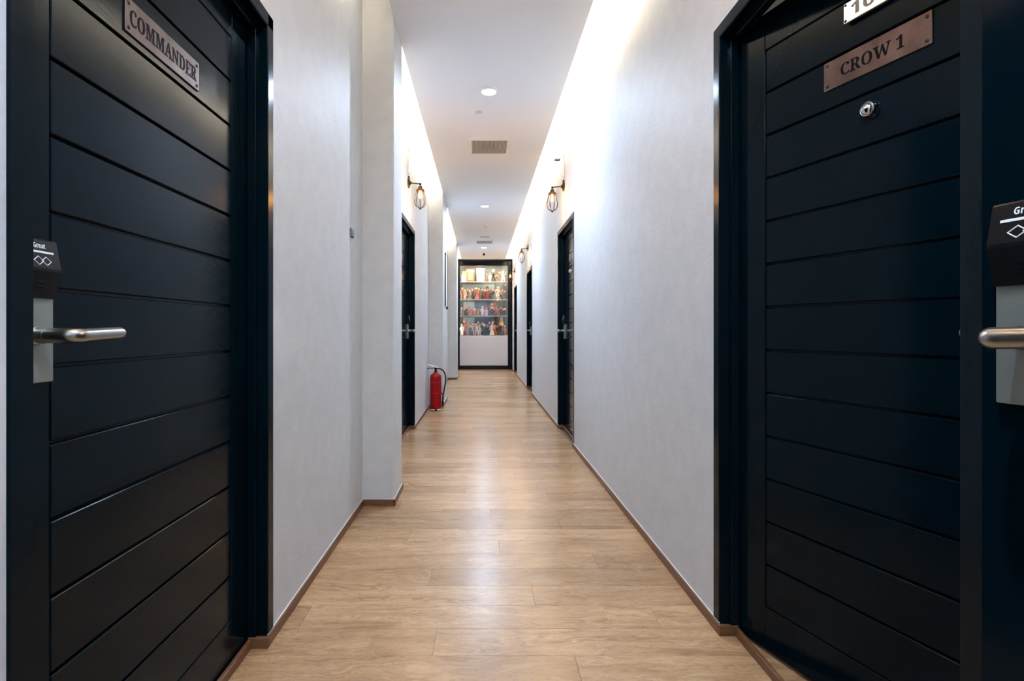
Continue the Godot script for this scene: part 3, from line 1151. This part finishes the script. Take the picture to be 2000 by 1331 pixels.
func figurines(deck: float, ys: Array) -> void:
	figure_shapes()
	var bottom := ["white", "pink", "white", "grey", "white", "tan", "white", "white", "black", "green", "black", "grey", "white", "orange", "brown", "black", "grey", "pink"]
	var second := ["grey", "black", "brown", "tan", "orange", "red", "orange", "yellow", "brown", "white", "pink", "white", "purple", "black", "purple", "pink", "grey", "purple", "brown", "black"]
	var third := ["tan", "white", "brown", "tan", "green", "black", "pink", "tan", "brown", "red", "orange", "black", "black", "green", "white", "purple", "grey", "purple"]
	var hairs: Array = HUES.keys()
	var sets := [[bottom, deck, 0.33, "the white display deck"], [second, ys[0], 0.22, "the lowest glass shelf"], [third, ys[1], 0.29, "the middle glass shelf"]]
	for s in sets:
		var list: Array = s[0]
		var n := list.size()
		for k in n:
			var x := -0.52 + 1.16 * (k + 0.5) / n + rng.randf_range(-0.012, 0.012)
			var h: float = s[2] * rng.randf_range(0.8, 1.12)
			var dz := 0.12 + 0.1 * (k % 3)
			figurine(x, s[1], dz, h, rng.randi() % 4, list[k], hairs[rng.randi() % hairs.size()], s[3])
	# the larger statues
	figurine(0.31, deck, 0.452, 0.40, 3, "orange", "brown", "the white display deck")
	figurine(-0.44, deck, 0.452, 0.40, 1, "white", "pink", "the white display deck")
	figurine(-0.08, deck, 0.452, 0.38, 0, "grey", "black", "the white display deck")
	figurine(0.28, ys[0], 0.452, 0.34, 2, "yellow", "orange", "the lowest glass shelf")
	figurine(0.16, ys[1], 0.452, 0.34, 3, "red", "black", "the middle glass shelf")
	figurine(0.45, ys[1], 0.452, 0.36, 2, "white", "grey", "the middle glass shelf")
	# boxes and larger pieces of the top shelf
	gift_box(-0.28, ys[2], 0.30, Vector3(0.20, 0.33, 0.14), Color(0.85, 0.40, 0.28), Color(0.95, 0.80, 0.55), "orange red toy box with pale window standing on the top glass shelf")
	gift_box(-0.45, ys[2], 0.34, Vector3(0.13, 0.20, 0.12), Color(0.80, 0.86, 0.72), Color(0.92, 0.92, 0.84), "pale green toy box at the end of the top glass shelf")
	gift_box(-0.02, ys[2], 0.32, Vector3(0.20, 0.36, 0.12), Color(0.93, 0.93, 0.95), Color(0.86, 0.88, 0.95), "tall white box standing in for the white glare in the middle of the top glass shelf")  # white carton put in for the bright glare at the shelf centre
	var names := ["tan", "white", "black", "grey", "tan", "white"]
	for k in 6: figurine(0.14 + 0.085 * k, ys[2], 0.16 + 0.12 * (k % 2), 0.20 + 0.05 * (k % 3), [1, 0, 3, 2, 0, 1][k], names[k], ["brown", "black", "white", "tan", "yellow", "grey"][k], "the top glass shelf")

func gift_box(x: float, y: float, dz: float, s: Vector3, c: Color, c2: Color, label: String) -> void:
	var o := base("toy_box", P(x, y + 0.001, D1 + dz))
	tag(o, label, "box")
	var st := mb()
	box(st, Vector3(-s.x / 2, 0, -s.z / 2), Vector3(s.x / 2, s.y, s.z / 2), 0.003)
	build(st, "carton", mat(c, 0.35), o)
	st = mb()
	box(st, Vector3(-s.x * 0.3, s.y * 0.2, s.z / 2), Vector3(s.x * 0.3, s.y * 0.72, s.z / 2 + 0.002), 0.0006)
	build(st, "front_window", mat(c2, 0.2), o)
	st = mb()
	box(st, Vector3(-s.x * 0.4, s.y * 0.80, s.z / 2), Vector3(s.x * 0.4, s.y * 0.92, s.z / 2 + 0.002), 0.0006)
	build(st, "title_band", mat(c2.darkened(0.2), 0.35), o)

# ---------------------------------------------------------------- fire extinguisher
func extinguisher() -> void:
	var o := base("fire_extinguisher", P(-0.567, 0, 6.69))
	tag(o, "red fire extinguisher with black hose standing on the floor by the wide column", "extinguisher")
	var st := mb()
	lathe(st, [[0.0001, 0.028], [0.062, 0.028], [0.0695, 0.034], [0.071, 0.045], [0.071, 0.405], [0.068, 0.428], [0.056, 0.450], [0.036, 0.463], [0.024, 0.468], [0.022, 0.480]], Transform3D(), 32)
	build(st, "cylinder", M.red, o)
	st = mb()
	lathe(st, [[0.060, 0.0], [0.066, 0.0], [0.066, 0.012], [0.069, 0.030], [0.060, 0.030]], Transform3D(), 32)
	build(st, "foot_ring", mat(Color(0.35, 0.05, 0.05), 0.3), o)
	st = mb()
	for s in [-0.5, 0.75]:
		var b := Basis(Vector3.UP, s)
		var pts := []
		for k in 6:
			var a: float = s + (k - 2.5) * 0.12
			pts.append(Vector3(sin(a) * 0.0685, 0.014, cos(a) * 0.0685))
		tube(st, pts, 0.009, 0.009, 6)
	build(st, "foot_clip", M.white_metal, o)
	for y in [0.215, 0.352]:
		st = mb()
		lathe(st, [[0.0711, y], [0.0716, y + 0.0015], [0.0711, y + 0.003]], Transform3D(), 32)
		build(st, "seam_band", mat(lin(0.35, 0.02, 0.025), 0.3), o)
	st = mb()
	lathe(st, [[0.020, 0.478], [0.020, 0.490], [0.015, 0.492], [0.015, 0.515], [0.019, 0.517], [0.019, 0.532], [0.0001, 0.534]], Transform3D(), 16)
	build(st, "valve", M.black_plastic, o)
	st = mb()
	prism(st, [Vector2(0.520, -0.010), Vector2(0.528, -0.010), Vector2(0.528, 0.010), Vector2(0.520, 0.010)], -0.11, 0.02)
	build(st, "carry_handle", M.black_plastic, o)
	st = mb()
	var q := [Vector3(0.022, 0.533, 0), Vector3(-0.02, 0.545, 0), Vector3(-0.07, 0.560, 0), Vector3(-0.105, 0.566, 0)]
	for k in 3: tube(st, [q[k], q[k + 1]], 0.0085, 0.0085, 8)
	ball(st, Vector3(0.018, 0.531, 0), Vector3(0.013, 0.011, 0.013), 10)
	build(st, "squeeze_lever", M.white_metal, o)
	st = mb()
	var hose := []
	var ctl := [Vector3(0.02, 0.522, 0.005), Vector3(0.055, 0.520, 0.012), Vector3(0.092, 0.500, 0.02), Vector3(0.118, 0.455, 0.025), Vector3(0.127, 0.395, 0.028), Vector3(0.122, 0.335, 0.03), Vector3(0.108, 0.270, 0.03), Vector3(0.097, 0.205, 0.03), Vector3(0.092, 0.15, 0.03)]
	var cv := Curve3D.new()
	for k in ctl.size():
		var t: Vector3 = (ctl[mini(k + 1, ctl.size() - 1)] - ctl[maxi(k - 1, 0)]) / 6.0
		cv.add_point(ctl[k], -t, t)
	for k in 33: hose.append(cv.sample_baked(cv.get_baked_length() * k / 32.0))
	tube(st, hose, 0.0095, 0.0095, 10)
	build(st, "hose", M.rubber, o)
	st = mb()
	tube(st, [Vector3(0.0915, 0.152, 0.03), Vector3(0.089, 0.085, 0.03)], 0.011, 0.0145, 12)
	build(st, "nozzle", M.black_plastic, o)
	st = mb()
	lathe(st, [[0.0125, 0.128], [0.0125, 0.136]], Transform3D(Basis(), Vector3(0.0906, 0, 0.03)), 14)
	build(st, "nozzle_collar", M.steel, o)
	st = mb()
	box(st, Vector3(0.066, 0.205, 0.018), Vector3(0.1085, 0.222, 0.042), 0.002)
	build(st, "hose_clip", M.red, o)

# ---------------------------------------------------------------- small things
func small_things() -> void:
	# bell-push sized bracket on the wall beside the first column
	var o := base("wall_hook", P(WL, 1.505, 2.79))
	o.rotation.y = PI / 2
	tag(o, "small grey metal bracket on the wall next to the narrow column", "bracket")
	var st := mb()
	box(st, Vector3(-0.022, -0.024, 0), Vector3(0.022, 0.024, 0.004), 0.001)
	build(st, "plate", M.grey_metal, o)
	st = mb()
	box(st, Vector3(-0.012, -0.022, 0.004), Vector3(0.012, 0.012, 0.014), 0.002)
	build(st, "catch", M.steel, o)
	st = mb()
	box(st, Vector3(-0.014, -0.026, 0.003), Vector3(0.014, -0.019, 0.013), 0.001)
	build(st, "slot", M.dark_void, o)
	# white box high on the other wall
	o = base("junction_box", P(WR, 2.70, 5.37))
	o.rotation.y = -PI / 2
	tag(o, "small white junction box on the wall beside the lamp conduit", "box")
	st = mb()
	box(st, Vector3(-0.04, 0, 0), Vector3(0.04, 0.085, 0.055), 0.003)
	build(st, "housing", M.white_metal, o)
	st = mb()
	box(st, Vector3(-0.034, -0.006, 0.004), Vector3(0.034, 0.0, 0.05), 0.001)
	build(st, "base_plate", M.grey_metal, o)
	# narrow framed board on the side of the wide column
	o = base("wall_board", P(CL, 1.33, 7.5))
	o.rotation.y = PI / 2
	tag(o, "narrow white board with a thin dark frame on the wide column", "board")
	st = mb()
	box(st, Vector3(-0.16, 0.0, 0), Vector3(0.16, 0.72, 0.010), 0.001)
	build(st, "panel", M.white_metal, o)
	for s in [-1, 1]:
		st = mb()
		box(st, Vector3(s * 0.16, -0.008, 0), Vector3(s * 0.168, 0.728, 0.016), 0.001)
		build(st, "edge_strip", M.iron, o)
	st = mb()
	box(st, Vector3(-0.16, 0.72, 0), Vector3(0.16, 0.728, 0.016), 0.001)
	build(st, "edge_strip", M.iron, o)
	st = mb()
	lathe(st, [[0.0001, 0.0], [0.016, 0.0], [0.016, 0.022], [0.010, 0.026], [0.0001, 0.027]], Transform3D(Basis(Vector3.RIGHT, PI / 2), Vector3(0.13, -0.02, 0)), 14)
	build(st, "knob", M.iron, o)
	# outlet plate let into the floor
	o = base("floor_outlet", P(0.125, 0.0, 10.0))
	tag(o, "small flat metal outlet plate let into the floor planks", "outlet")
	st = mb()
	box(st, Vector3(-0.07, -0.004, -0.07), Vector3(0.07, 0.003, 0.07), 0.0015)
	build(st, "plate", M.grey_metal, o)
	st = mb()
	box(st, Vector3(-0.045, 0.003, -0.045), Vector3(0.045, 0.0045, 0.045), 0.001)
	build(st, "lid", M.steel, o)
